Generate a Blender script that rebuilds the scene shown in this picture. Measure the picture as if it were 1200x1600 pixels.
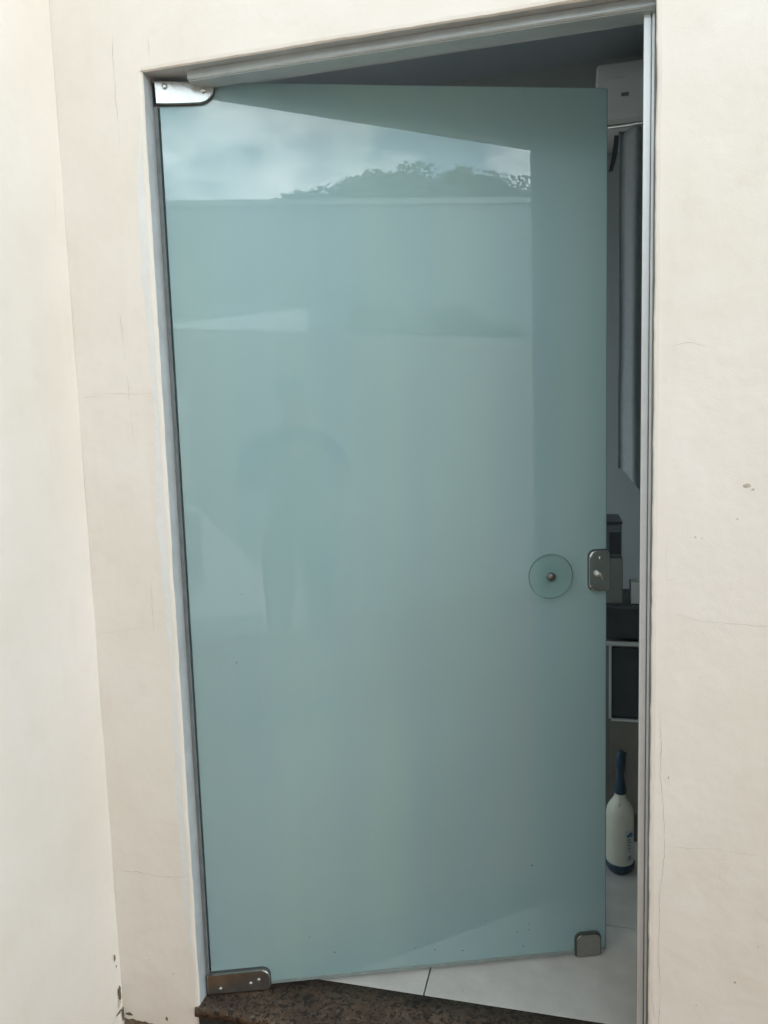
import bpy, bmesh, math, random
from mathutils import Vector, Matrix, noise
random.seed(7)
R = math.radians
for o in list(bpy.data.objects): bpy.data.objects.remove(o)
S = bpy.context.scene
C = bpy.context.collection

# ------------------------------------------------------------------ camera
CAM = Vector((0.8585, -1.4768, 1.3482))
FW = Vector((-0.24108169, 0.96433134, -0.10929177))
RT = Vector((0.97050046, 0.23920938, -0.03012846))
UP = Vector((0.0029102, 0.11333114, 0.99355301))
cd = bpy.data.cameras.new('camera'); cam = bpy.data.objects.new('camera', cd); C.objects.link(cam)
m = Matrix.Identity(4)
for i in range(3):
    m[i][0] = RT[i]; m[i][1] = UP[i]; m[i][2] = -FW[i]; m[i][3] = CAM[i]
cam.matrix_world = m
cd.sensor_fit = 'HORIZONTAL'; cd.sensor_width = 36.0; cd.lens = 36.0*1169.65/1200.0
cd.clip_start = 0.004; cd.clip_end = 500
S.camera = cam

# ------------------------------------------------------------------ sky, sun, exposure
SUN_EL, SUN_AZ = R(52), R(112)          # azimuth measured from -Y (out of the house) towards +X
W_ = bpy.data.worlds.new('World'); S.world = W_; W_.use_nodes = True
nt = W_.node_tree; N = nt.nodes; L = nt.links
for n in list(N): N.remove(n)
out = N.new('ShaderNodeOutputWorld'); bg = N.new('ShaderNodeBackground'); bg.inputs['Strength'].default_value = 0.11
sky = N.new('ShaderNodeTexSky'); sky.sky_type = 'NISHITA'; sky.sun_disc = False
sky.sun_elevation = SUN_EL; sky.air_density = 1.2; sky.dust_density = 2.0; sky.ozone_density = 1.0
tc = N.new('ShaderNodeTexCoord'); mp = N.new('ShaderNodeMapping'); mp.inputs['Scale'].default_value = (1.0, 1.0, 1.9)
mp.inputs['Location'].default_value = (0.37, 0.2, 0.1)
n1 = N.new('ShaderNodeTexNoise'); n1.inputs['Scale'].default_value = 3.2; n1.inputs['Detail'].default_value = 7; n1.inputs['Roughness'].default_value = 0.52
n2 = N.new('ShaderNodeTexNoise'); n2.inputs['Scale'].default_value = 6.5; n2.inputs['Detail'].default_value = 6
r1 = N.new('ShaderNodeValToRGB'); r1.color_ramp.elements[0].position = 0.30; r1.color_ramp.elements[1].position = 0.56
r1.color_ramp.elements[0].color = (0.35, 0.35, 0.35, 1)
r2 = N.new('ShaderNodeValToRGB')      # cloud tone, blue grey to white
r2.color_ramp.elements[0].position = 0.40; r2.color_ramp.elements[0].color = (9.5, 13.5, 16.5, 1)
r2.color_ramp.elements[1].position = 0.63; r2.color_ramp.elements[1].color = (38, 40, 40, 1)
mx = N.new('ShaderNodeMix'); mx.data_type = 'RGBA'
L.new(tc.outputs['Generated'], mp.inputs['Vector'])
L.new(mp.outputs['Vector'], n1.inputs['Vector']); L.new(mp.outputs['Vector'], n2.inputs['Vector'])
L.new(n1.outputs['Fac'], r1.inputs['Fac']); L.new(n2.outputs['Fac'], r2.inputs['Fac'])
L.new(r1.outputs['Color'], mx.inputs['Factor']); L.new(sky.outputs['Color'], mx.inputs['A']); L.new(r2.outputs['Color'], mx.inputs['B'])
# heavy cloud overhead, paler towards the horizon (the same all round)
sx = N.new('ShaderNodeSeparateXYZ'); L.new(tc.outputs['Generated'], sx.inputs['Vector'])
el = N.new('ShaderNodeMapRange'); el.interpolation_type = 'SMOOTHSTEP'; el.inputs['From Min'].default_value = 0.12; el.inputs['From Max'].default_value = 0.85; el.inputs['To Min'].default_value = 1.5; el.inputs['To Max'].default_value = 0.34
L.new(sx.outputs['Z'], el.inputs['Value'])
ml = N.new('ShaderNodeVectorMath'); ml.operation = 'SCALE'; L.new(mx.outputs['Result'], ml.inputs[0]); L.new(el.outputs['Result'], ml.inputs['Scale'])
L.new(ml.outputs['Vector'], bg.inputs['Color']); L.new(bg.outputs[0], out.inputs['Surface'])

sd = bpy.data.lights.new('sun', 'SUN'); sun = bpy.data.objects.new('sun', sd); C.objects.link(sun)
sd.energy = 0.5; sd.angle = R(40); sd.color = (1.0, 0.96, 0.89)
sdir = Vector((math.sin(SUN_AZ)*math.cos(SUN_EL), -math.cos(SUN_AZ)*math.cos(SUN_EL), math.sin(SUN_EL)))   # towards the sun
sun.rotation_euler = (-sdir).to_track_quat('-Z', 'Y').to_euler()
sky.sun_rotation = math.atan2(sdir.x, sdir.y)

S.render.engine = 'CYCLES'
S.view_settings.view_transform = 'Standard'; S.view_settings.look = 'None'
S.view_settings.exposure = 0.27; S.view_settings.gamma = 1.0
S.cycles.max_bounces = 8; S.cycles.diffuse_bounces = 4; S.cycles.glossy_bounces = 4; S.cycles.transmission_bounces = 4; S.cycles.transparent_max_bounces = 8

# ------------------------------------------------------------------ helpers
def newmat(name):
    m = bpy.data.materials.new(name); m.use_nodes = True
    return m, m.node_tree.nodes, m.node_tree.links, m.node_tree.nodes['Principled BSDF']

def mat(name, col, rough=0.6, metal=0.0, var=0.08, scale=6.0, bump=0.0, bscale=120.0, spec=0.5, rvar=0.0, col2=None, detail=5):
    """plain procedural material: noise-mottled colour, roughness variation, fine bump"""
    m, N, L, b = newmat(name)
    tc = N.new('ShaderNodeTexCoord')
    n = N.new('ShaderNodeTexNoise'); n.inputs['Scale'].default_value = scale; n.inputs['Detail'].default_value = detail; n.inputs['Roughness'].default_value = 0.6
    L.new(tc.outputs['Object'], n.inputs['Vector'])
    r = N.new('ShaderNodeValToRGB'); r.color_ramp.elements[0].position = 0.3; r.color_ramp.elements[1].position = 0.7
    a = [c*(1-var) for c in col]; z = list(col2) if col2 else [min(1, c*(1+var)) for c in col]
    r.color_ramp.elements[0].color = (*a, 1); r.color_ramp.elements[1].color = (*z, 1)
    L.new(n.outputs['Fac'], r.inputs['Fac']); L.new(r.outputs['Color'], b.inputs['Base Color'])
    b.inputs['Roughness'].default_value = rough; b.inputs['Metallic'].default_value = metal
    b.inputs['Specular IOR Level'].default_value = spec
    if rvar:
        mr = N.new('ShaderNodeMapRange'); mr.inputs['To Min'].default_value = rough-rvar; mr.inputs['To Max'].default_value = rough+rvar
        L.new(n.outputs['Fac'], mr.inputs['Value']); L.new(mr.outputs['Result'], b.inputs['Roughness'])
    if bump:
        n2 = N.new('ShaderNodeTexNoise'); n2.inputs['Scale'].default_value = bscale; n2.inputs['Detail'].default_value = 4
        L.new(tc.outputs['Object'], n2.inputs['Vector'])
        bp = N.new('ShaderNodeBump'); bp.inputs['Strength'].default_value = bump; bp.inputs['Distance'].default_value = 0.003
        L.new(n2.outputs['Fac'], bp.inputs['Height']); L.new(bp.outputs['Normal'], b.inputs['Normal'])
    return m

def link(name, me, material, parent=None, smooth=False):
    o = bpy.data.objects.new(name, me); C.objects.link(o)
    if material and not me.materials: me.materials.append(material)
    if parent: o.parent = parent
    if smooth:
        for p in me.polygons: p.use_smooth = True
    return o
def obj(name, bm, material, parent=None, smooth=False):
    me = bpy.data.meshes.new(name); bmesh.ops.recalc_face_normals(bm, faces=bm.faces); bm.to_mesh(me); bm.free()
    return link(name, me, material, parent, smooth)
def empty(name, loc=(0, 0, 0), rz=0):
    o = bpy.data.objects.new(name, None); C.objects.link(o); o.location = loc; o.rotation_euler = (0, 0, rz); o.empty_display_size = 0.1
    return o
def tag(o, label, cat, group=None, kind=None):
    if label: o['label'] = label
    if cat: o['category'] = cat
    if group: o['group'] = group
    if kind: o['kind'] = kind
    return o
def struct(o): o['kind'] = 'structure'; return o
def box(bm, x0, x1, y0, y1, z0, z1, bev=0.0, seg=2):
    r = bmesh.ops.create_cube(bm, size=1.0); vs = r['verts']
    for v in vs: v.co = Vector((x0+(v.co.x+.5)*(x1-x0), y0+(v.co.y+.5)*(y1-y0), z0+(v.co.z+.5)*(z1-z0)))
    if bev:
        es = list({e for v in vs for e in v.link_edges})
        bmesh.ops.bevel(bm, geom=es, offset=bev, segments=seg, affect='EDGES', profile=0.5)
    return vs
def bxo(name, d, material, parent=None, bev=0.0, smooth=False):
    bm = bmesh.new(); box(bm, *d, bev=bev); return obj(name, bm, material, parent, smooth)
def rings(bm, pts, n=32, ax='z', cap=True):
    """lathe: list of (radius, height)"""
    prev = None; first = None
    for r, h in pts:
        ring = []
        for k in range(n):
            a = 2*math.pi*k/n; c, s = r*math.cos(a), r*math.sin(a)
            ring.append(bm.verts.new((c, s, h) if ax == 'z' else (c, h, s)))
        if prev:
            for k in range(n): bm.faces.new((prev[k], prev[(k+1) % n], ring[(k+1) % n], ring[k]))
        else: first = ring
        prev = ring
    if cap: bm.faces.new(first[::-1]); bm.faces.new(prev)
def outline_slab(bm, pts, y0, y1, bev=0.0, seg=3):
    """polygon in (x,z) extruded from y0 (front) to y1, front edge bevelled"""
    f = [bm.verts.new((x, y0, z)) for x, z in pts]; b = [bm.verts.new((x, y1, z)) for x, z in pts]
    ff = bm.faces.new(f); bm.faces.new(b[::-1]); n = len(pts)
    for i in range(n): bm.faces.new((f[i], b[i], b[(i+1) % n], f[(i+1) % n]))
    if bev:
        bmesh.ops.bevel(bm, geom=list(ff.edges), offset=bev, segments=seg, affect='EDGES', profile=0.5)
def rrect(x0, x1, z0, z1, rad, n=6):
    """rounded rectangle, rad = (bl, br, tr, tl)"""
    pts = []
    for (cx, cz, a0), r in zip(((x0, z0, 180), (x1, z0, 270), (x1, z1, 0), (x0, z1, 90)), rad):
        sx = 1 if cx == x0 else -1; sz = 1 if cz == z0 else -1
        if r <= 0: pts.append((cx, cz)); continue
        for k in range(n+1):
            a = R(a0+90*k/n); pts.append((cx+sx*r+r*math.cos(a), cz+sz*r+r*math.sin(a)))
    return pts
def nz(x, y=0, z=0): return noise.noise(Vector((x, y, z)))

# ------------------------------------------------------------------ materials
def wall_paint(name, col, dirt=(0.46, 0.38, 0.27), seed=0.0, dirt_amt=0.14):
    """old cream emulsion on plaster: trowel waves, roller grain, faint blotches"""
    m, N, L, b = newmat(name)
    geo = N.new('ShaderNodeTexCoord'); mp = N.new('ShaderNodeMapping'); mp.inputs['Location'].default_value = (seed, seed*2.3, seed*.7)
    L.new(geo.outputs['Object'], mp.inputs['Vector'])
    na = N.new('ShaderNodeTexNoise'); na.inputs['Scale'].default_value = 2.6; na.inputs['Detail'].default_value = 6; na.inputs['Roughness'].default_value = .62
    nb = N.new('ShaderNodeTexNoise'); nb.inputs['Scale'].default_value = 11; nb.inputs['Detail'].default_value = 8; nb.inputs['Roughness'].default_value = .7
    st = N.new('ShaderNodeMapping'); st.inputs['Scale'].default_value = (9, 9, 0.9); L.new(mp.outputs['Vector'], st.inputs['Vector'])
    nc = N.new('ShaderNodeTexNoise'); nc.inputs['Scale'].default_value = 2.2; nc.inputs['Detail'].default_value = 5; L.new(st.outputs['Vector'], nc.inputs['Vector'])
    for q in (na, nb): L.new(mp.outputs['Vector'], q.inputs['Vector'])
    ra = N.new('ShaderNodeValToRGB'); ra.color_ramp.elements[0].position = .32; ra.color_ramp.elements[1].position = .68
    ra.color_ramp.elements[0].color = (col[0]*.955, col[1]*.945, col[2]*.915, 1); ra.color_ramp.elements[1].color = (min(1, col[0]*1.03), col[1]*1.03, col[2]*1.045, 1)
    L.new(na.outputs['Fac'], ra.inputs['Fac'])
    rb = N.new('ShaderNodeValToRGB'); rb.color_ramp.elements[0].position = .56; rb.color_ramp.elements[1].position = .86
    rb.color_ramp.elements[1].color = (dirt_amt,)*3+(1,)
    L.new(nb.outputs['Fac'], rb.inputs['Fac'])
    m1 = N.new('ShaderNodeMix'); m1.data_type = 'RGBA'; L.new(rb.outputs['Color'], m1.inputs['Factor']); L.new(ra.outputs['Color'], m1.inputs['A']); m1.inputs['B'].default_value = (*dirt, 1)
    rc = N.new('ShaderNodeValToRGB'); rc.color_ramp.elements[0].position = .60; rc.color_ramp.elements[1].position = .80; rc.color_ramp.elements[1].color = (.07, .07, .07, 1)
    L.new(nc.outputs['Fac'], rc.inputs['Fac'])
    m2 = N.new('ShaderNodeMix'); m2.data_type = 'RGBA'; L.new(rc.outputs['Color'], m2.inputs['Factor']); L.new(m1.outputs['Result'], m2.inputs['A']); m2.inputs['B'].default_value = (*dirt, 1)
    L.new(m2.outputs['Result'], b.inputs['Base Color'])
    b.inputs['Roughness'].default_value = .62; b.inputs['Specular IOR Level'].default_value = .35
    n3 = N.new('ShaderNodeTexNoise'); n3.inputs['Scale'].default_value = 7; n3.inputs['Detail'].default_value = 3; L.new(mp.outputs['Vector'], n3.inputs['Vector'])
    n4 = N.new('ShaderNodeTexNoise'); n4.inputs['Scale'].default_value = 260; n4.inputs['Detail'].default_value = 3; L.new(mp.outputs['Vector'], n4.inputs['Vector'])
    b1 = N.new('ShaderNodeBump'); b1.inputs['Strength'].default_value = .5; b1.inputs['Distance'].default_value = .012; L.new(n3.outputs['Fac'], b1.inputs['Height'])
    b2 = N.new('ShaderNodeBump'); b2.inputs['Strength'].default_value = .22; b2.inputs['Distance'].default_value = .0012; L.new(n4.outputs['Fac'], b2.inputs['Height'])
    L.new(b1.outputs['Normal'], b2.inputs['Normal']); L.new(b2.outputs['Normal'], b.inputs['Normal'])
    return m
M = {}
M['cream'] = wall_paint('cream_paint', (.85, .79, .718), seed=0.3)
M['cream2'] = wall_paint('cream_paint_side', (.85, .79, .718), seed=4.1)
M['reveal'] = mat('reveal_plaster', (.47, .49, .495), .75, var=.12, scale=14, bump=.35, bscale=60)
M['crack'] = mat('crack', (.50, .45, .37), .9, var=.3, scale=60)
M['crack_soft'] = mat('crack_soft', (.64, .59, .51), .9, var=.2, scale=60)
M['chip'] = mat('chipped_plaster', (.17, .12, .08), .95, var=.45, scale=90, bump=.5)
M['lumpy'] = mat('lumpy_paint', (.62, .56, .45), .8, var=.15, scale=40)
M['alu'] = mat('aluminium', (.78, .80, .81), .36, .25, var=.05, scale=20, rvar=.06)
M['alu_dull'] = mat('aluminium_dull', (.48, .52, .53), .5, .5, var=.08, scale=18, rvar=.08, bump=.05)
M['cast'] = mat('cast_metal', (.66, .66, .64), .38, 1.0, var=.16, scale=45, bump=.45, bscale=60, rvar=.12)
M['chrome'] = mat('chrome', (.66, .67, .66), .16, 1.0, var=.06, scale=25, rvar=.05)
M['steel_dk'] = mat('dull_steel', (.42, .42, .40), .35, 1.0, var=.12, scale=30, rvar=.08)
M['rubber'] = mat('rubber', (.075, .08, .08), .7, var=.2)
M['black'] = mat('black_plastic', (.045, .047, .052), .4, var=.2)
M['inwall'] = mat('interior_paint', (.30, .335, .34), .7, var=.05, scale=3, bump=.1)
M['ceil'] = mat('ceiling_paint', (.33, .37, .40), .8, var=.05, scale=3)
M['tile'] = mat('porcelain_tile', (.58, .55, .515), .22, var=.11, scale=9, rvar=.08, detail=8)
M['grout'] = mat('grout', (.06, .055, .05), .9, var=.3, scale=60)
M['acwhite'] = mat('white_plastic', (.60, .61, .60), .4, var=.03)
M['acdark'] = mat('dark_slot', (.16, .16, .165), .5, var=.2)
M['cloth'] = mat('curtain_cloth', (.28, .305, .31), .9, var=.06, scale=40, bump=.2, bscale=400)
M['board'] = mat('white_board', (.55, .55, .53), .5, var=.06)
M['darkdoor'] = mat('dark_gloss', (.05, .055, .062), .25, var=.2)
M['greybox'] = mat('grey_box', (.22, .215, .20), .6, var=.1)
M['bottle'] = mat('bottle_plastic', (.74, .71, .60), .42, var=.05, scale=12)
M['blue'] = mat('blue_plastic', (.032, .062, .092), .4, var=.15, scale=20)
M['label'] = mat('label_grey', (.30, .30, .29), .5, var=.25, scale=90)
M['labelbase'] = mat('label_paper', (.62, .64, .63), .5, var=.06, scale=60)
M['labelblue'] = mat('label_blue', (.06, .20, .33), .5, var=.2)

# granite: brown speckled
m, N, L, b = newmat('granite'); M['granite'] = m
tcg = N.new('ShaderNodeTexCoord')
v1 = N.new('ShaderNodeTexVoronoi'); v1.inputs['Scale'].default_value = 150; v2 = N.new('ShaderNodeTexNoise'); v2.inputs['Scale'].default_value = 85; v2.inputs['Detail'].default_value = 7; v2.inputs['Roughness'].default_value = .7
wn = N.new('ShaderNodeTexNoise'); wn.inputs['Scale'].default_value = 30; wn.inputs['Detail'].default_value = 3
ad = N.new('ShaderNodeMix'); ad.data_type = 'RGBA'; ad.inputs['Factor'].default_value = .04
L.new(tcg.outputs['Object'], wn.inputs['Vector']); L.new(tcg.outputs['Object'], ad.inputs['A']); L.new(wn.outputs['Color'], ad.inputs['B'])
L.new(ad.outputs['Result'], v1.inputs['Vector']); L.new(tcg.outputs['Object'], v2.inputs['Vector'])
rg = N.new('ShaderNodeValToRGB'); cr = rg.color_ramp; cr.interpolation = 'LINEAR'
cr.elements[0].position = 0; cr.elements[0].color = (.012, .010, .009, 1); cr.elements[1].position = 1; cr.elements[1].color = (.42, .36, .28, 1)
for ps, c in ((.30, (.03, .02, .015, 1)), (.40, (.11, .065, .045, 1)), (.50, (.10, .08, .055, 1)), (.62, (.16, .10, .07, 1)), (.74, (.13, .105, .08, 1))):
    e = cr.elements.new(ps); e.color = c
sepg = N.new('ShaderNodeSeparateColor'); L.new(v1.outputs['Color'], sepg.inputs['Color'])
mg = N.new('ShaderNodeMix'); mg.data_type = 'FLOAT'; mg.inputs['Factor'].default_value = .42
L.new(sepg.outputs['Red'], mg.inputs[2]); L.new(v2.outputs['Fac'], mg.inputs[3]); L.new(mg.outputs[0], rg.inputs['Fac'])
gs = N.new('ShaderNodeTexNoise'); gs.inputs['Scale'].default_value = 9; gs.inputs['Detail'].default_value = 6; L.new(tcg.outputs['Object'], gs.inputs['Vector'])
gr = N.new('ShaderNodeValToRGB'); gr.color_ramp.elements[0].position = .38; gr.color_ramp.elements[1].position = .66; gr.color_ramp.elements[0].color = (.45, .40, .36, 1); gr.color_ramp.elements[1].color = (.95, .88, .78, 1)
L.new(gs.outputs['Fac'], gr.inputs['Fac'])
gm = N.new('ShaderNodeMix'); gm.data_type = 'RGBA'; gm.blend_type = 'MULTIPLY'; gm.inputs['Factor'].default_value = 1; L.new(rg.outputs['Color'], gm.inputs['A']); L.new(gr.outputs['Color'], gm.inputs['B'])
L.new(gm.outputs['Result'], b.inputs['Base Color']); b.inputs['Roughness'].default_value = .6
bpg = N.new('ShaderNodeBump'); bpg.inputs['Strength'].default_value = .6; bpg.inputs['Distance'].default_value = .002; L.new(v2.outputs['Fac'], bpg.inputs['Height']); L.new(bpg.outputs['Normal'], b.inputs['Normal'])

# frosted glass: smooth reflecting front, milky scattering body
def frosted(name, dif, tra, k, ior=1.78):
    m = bpy.data.materials.new(name); m.use_nodes = True; N = m.node_tree.nodes; L = m.node_tree.links
    for n in list(N): N.remove(n)
    out = N.new('ShaderNodeOutputMaterial'); d = N.new('ShaderNodeBsdfDiffuse'); t = N.new('ShaderNodeBsdfTranslucent'); g = N.new('ShaderNodeBsdfGlossy')
    g.inputs['Roughness'].default_value = .006
    a = N.new('ShaderNodeMixShader'); a.inputs[0].default_value = k; c = N.new('ShaderNodeMixShader'); f = N.new('ShaderNodeFresnel'); f.inputs['IOR'].default_value = ior
    tc = N.new('ShaderNodeTexCoord'); n = N.new('ShaderNodeTexNoise'); n.inputs['Scale'].default_value = 2.2; n.inputs['Detail'].default_value = 6; n.inputs['Roughness'].default_value = .6
    L.new(tc.outputs['Object'], n.inputs['Vector'])
    r = N.new('ShaderNodeValToRGB'); r.color_ramp.elements[0].position = .25; r.color_ramp.elements[1].position = .75
    r.color_ramp.elements[0].color = (*[q*.95 for q in dif], 1); r.color_ramp.elements[1].color = (*[q*1.04 for q in dif], 1)
    # room shade showing through, put into colour: faint upright streaks, some bluer, some greener
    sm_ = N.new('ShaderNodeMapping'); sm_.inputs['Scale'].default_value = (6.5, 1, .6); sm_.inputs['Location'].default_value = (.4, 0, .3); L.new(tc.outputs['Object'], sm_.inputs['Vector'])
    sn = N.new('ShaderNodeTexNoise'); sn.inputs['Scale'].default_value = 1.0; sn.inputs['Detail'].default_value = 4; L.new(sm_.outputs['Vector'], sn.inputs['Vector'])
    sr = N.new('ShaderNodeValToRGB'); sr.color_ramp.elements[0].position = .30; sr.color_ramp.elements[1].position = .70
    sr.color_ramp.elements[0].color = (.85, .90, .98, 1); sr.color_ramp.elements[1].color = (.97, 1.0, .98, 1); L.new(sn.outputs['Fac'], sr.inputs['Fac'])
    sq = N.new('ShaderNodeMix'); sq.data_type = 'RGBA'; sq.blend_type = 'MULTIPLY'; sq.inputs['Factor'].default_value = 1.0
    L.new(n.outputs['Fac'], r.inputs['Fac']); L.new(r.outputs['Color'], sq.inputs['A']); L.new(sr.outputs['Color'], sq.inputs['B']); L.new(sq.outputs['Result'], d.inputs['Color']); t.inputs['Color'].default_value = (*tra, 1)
    # hand smears: very faint dulling of the front reflection
    n2 = N.new('ShaderNodeTexNoise'); n2.inputs['Scale'].default_value = 5; n2.inputs['Detail'].default_value = 8; n2.inputs['Roughness'].default_value = .7
    L.new(tc.outputs['Object'], n2.inputs['Vector'])
    mr = N.new('ShaderNodeMapRange'); mr.inputs['From Min'].default_value = .55; mr.inputs['From Max'].default_value = .8; mr.inputs['To Min'].default_value = .005; mr.inputs['To Max'].default_value = .04
    L.new(n2.outputs['Fac'], mr.inputs['Value']); L.new(mr.outputs['Result'], g.inputs['Roughness'])
    L.new(d.outputs[0], a.inputs[1]); L.new(t.outputs[0], a.inputs[2]); L.new(f.outputs[0], c.inputs[0]); L.new(a.outputs[0], c.inputs[1]); L.new(g.outputs[0], c.inputs[2])
    L.new(c.outputs[0], out.inputs['Surface']); return m
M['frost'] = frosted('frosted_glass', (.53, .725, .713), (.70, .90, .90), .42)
M['glass_edge'] = mat('glass_edge', (.16, .26, .235), .25, var=.1, scale=30)
def clearglass(name, tint, ior=1.5):
    m = bpy.data.materials.new(name); m.use_nodes = True; N = m.node_tree.nodes; L = m.node_tree.links
    for n in list(N): N.remove(n)
    out = N.new('ShaderNodeOutputMaterial'); t = N.new('ShaderNodeBsdfTransparent'); g = N.new('ShaderNodeBsdfGlossy'); g.inputs['Roughness'].default_value = .01
    f = N.new('ShaderNodeFresnel'); f.inputs['IOR'].default_value = ior; c = N.new('ShaderNodeMixShader'); t.inputs['Color'].default_value = (*tint, 1)
    L.new(f.outputs[0], c.inputs[0]); L.new(t.outputs[0], c.inputs[1]); L.new(g.outputs[0], c.inputs[2]); L.new(c.outputs[0], out.inputs['Surface']); return m
M['clear'] = clearglass('clear_glass', (.98, 1.0, .99), 1.22)

# ------------------------------------------------------------------ the wall with the doorway
OW, OH, TH = 1.0095, 2.10, 0.1434            # opening width, height, wall thickness
GZ = -0.085                                  # outside ground level
WTOP = 3.25
XC = -0.205                                  # inside corner with the side wall
def jit(z, s, amp=.0024):
    return amp*(nz(z*9, s)+.6*nz(z*31, s+9)+.35*nz(z*90, s+17))
bm = bmesh.new()
def strip(cols_fn, ts):
    prev = None
    for t in ts:
        cur = [bm.verts.new(c) for c in cols_fn(t)]
        if prev:
            for i in range(len(cur)-1): bm.faces.new((prev[i], prev[i+1], cur[i+1], cur[i]))
        prev = cur
zs = [GZ-.3+(OH-GZ+.3)*i/150 for i in range(151)]
def chipd(z, s):      # occasional knocks on the arris
    v = nz(z*5.3, s+40); return .0035*max(0, v-.32)/.4 if v > .32 else 0
def left_cols(z):
    j = jit(z, 1); c = chipd(z, 1)
    return [(XC, 0, z), (-.05, 0.0, z), (-.008+j*.4, 0, z), (-.0022+j-c, .0012, z), (0+j*.7-c*.5, .0058, z)]
def right_cols(z):
    j = jit(z, 5); c = chipd(z, 7)
    return [(OW+.0-j*.7+c*.5, .0058, z), (OW+.0020-j+c, .0012, z), (OW+.008-j*.4, 0, z), (OW+.06, 0, z), (OW+3.2, 0, z)]
strip(left_cols, zs); strip(right_cols, zs)
xs = [OW*i/90 for i in range(91)]
def top_cols(x):
    j = jit(x, 11, .0013); c = chipd(x, 15)*.8
    e = left_cols(OH)
    return [(x, 0, WTOP), (x, 0, OH+.06), (x, 0, OH+.008+j*.4), (x, .0012, OH+.0022+j+c), (x, .0058, OH+j*.7+c*.4)]
strip(top_cols, xs)
# plain pieces above the jambs
def quad(a, b_, c, d): bm.faces.new([bm.verts.new(p) for p in (a, b_, c, d)])
quad((XC, 0, OH), (0, 0, OH), (0, 0, WTOP), (XC, 0, WTOP)); quad((OW, 0, OH), (OW+3.2, 0, OH), (OW+3.2, 0, WTOP), (OW, 0, WTOP))
# thickness: back face and top
quad((XC-.3, TH, GZ-.3), (-.0106, TH, GZ-.3), (-.0106, TH, WTOP), (XC-.3, TH, WTOP)); quad((OW+.004, TH, GZ-.3), (OW+3.2, TH, GZ-.3), (OW+3.2, TH, WTOP), (OW+.004, TH, WTOP))
quad((-.0106, TH, OH+.012), (OW+.004, TH, OH+.012), (OW+.004, TH, WTOP), (-.0106, TH, WTOP)); quad((XC, 0, WTOP), (OW+3.2, 0, WTOP), (OW+3.2, TH, WTOP), (XC, TH, WTOP))
quad((OW+3.2, 0, GZ-.3), (OW+3.2, TH, GZ-.3), (OW+3.2, TH, WTOP), (OW+3.2, 0, WTOP))
door_wall = obj('house_wall', bm, M['cream'])
tag(door_wall, 'cream painted plaster wall around the doorway with fine cracks', 'wall')
# reveals (left with a setback behind the plaster return, right, lintel soffit)
bm = bmesh.new()
def lrev(z):
    j = jit(z, 1); c = chipd(z, 1); k = .0012*nz(z*4, 61)
    return [(0+j*.7-c*.5, .0058, z), (k, .020, z), (k*.8+.0003, .0400, z), (-.0030, .0425, z), (-.0040, .07, z), (-.0105, TH, z)]
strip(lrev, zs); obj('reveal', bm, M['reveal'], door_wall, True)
bm = bmesh.new()
def rrev(z):
    j = jit(z, 5); c = chipd(z, 7)
    return [(OW-j*.7+c*.5, .0058, z), (OW+.001, .03, z), (OW+.003, TH, z)]
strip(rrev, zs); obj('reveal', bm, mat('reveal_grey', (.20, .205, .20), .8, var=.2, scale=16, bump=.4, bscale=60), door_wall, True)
bm = bmesh.new()
def trev(x):
    j = jit(x, 11, .0013); c = chipd(x, 15)*.8
    return [(x, .0058, OH+j*.7+c*.4), (x, .03, OH+.003+.001*nz(x*5, 3)), (x, .10, OH+.009), (x, TH, OH+.0115)]
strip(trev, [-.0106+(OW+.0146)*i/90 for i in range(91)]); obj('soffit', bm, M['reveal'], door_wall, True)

# hairline cracks: thin ragged ribbons just proud of the paint
def ribbon(bm, pts, w, place, seed):
    """pts in wall plane (a,z); place(a,z) -> 3D"""
    dense = []
    for (a0, z0), (a1, z1) in zip(pts[:-1], pts[1:]):
        n = max(3, int(math.hypot(a1-a0, z1-z0)/.006))
        for k in range(n): dense.append((a0+(a1-a0)*k/n, z0+(z1-z0)*k/n))
    dense.append(pts[-1]); prev = None
    for i, (a, z) in enumerate(dense):
        da, dz = (dense[min(i+1, len(dense)-1)][0]-dense[max(i-1, 0)][0], dense[min(i+1, len(dense)-1)][1]-dense[max(i-1, 0)][1])
        l = math.hypot(da, dz) or 1; na, n_z = -dz/l, da/l
        o = .0022*nz(i*.21, seed)+.0012*nz(i*.63, seed+5)
        ww = .8*w*max(0, .35+.75*(nz(i*.11, seed+3)+.35))*min(1, i/4, (len(dense)-1-i)/4)
        p = bm.verts.new(place(a+na*(o+ww), z+n_z*(o+ww))); q = bm.verts.new(place(a+na*(o-ww), z+n_z*(o-ww)))
        if prev: bm.faces.new((prev[0], p, q, prev[1]))
        prev = (p, q)
front = lambda a, z: (a, -.0006, z)
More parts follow.
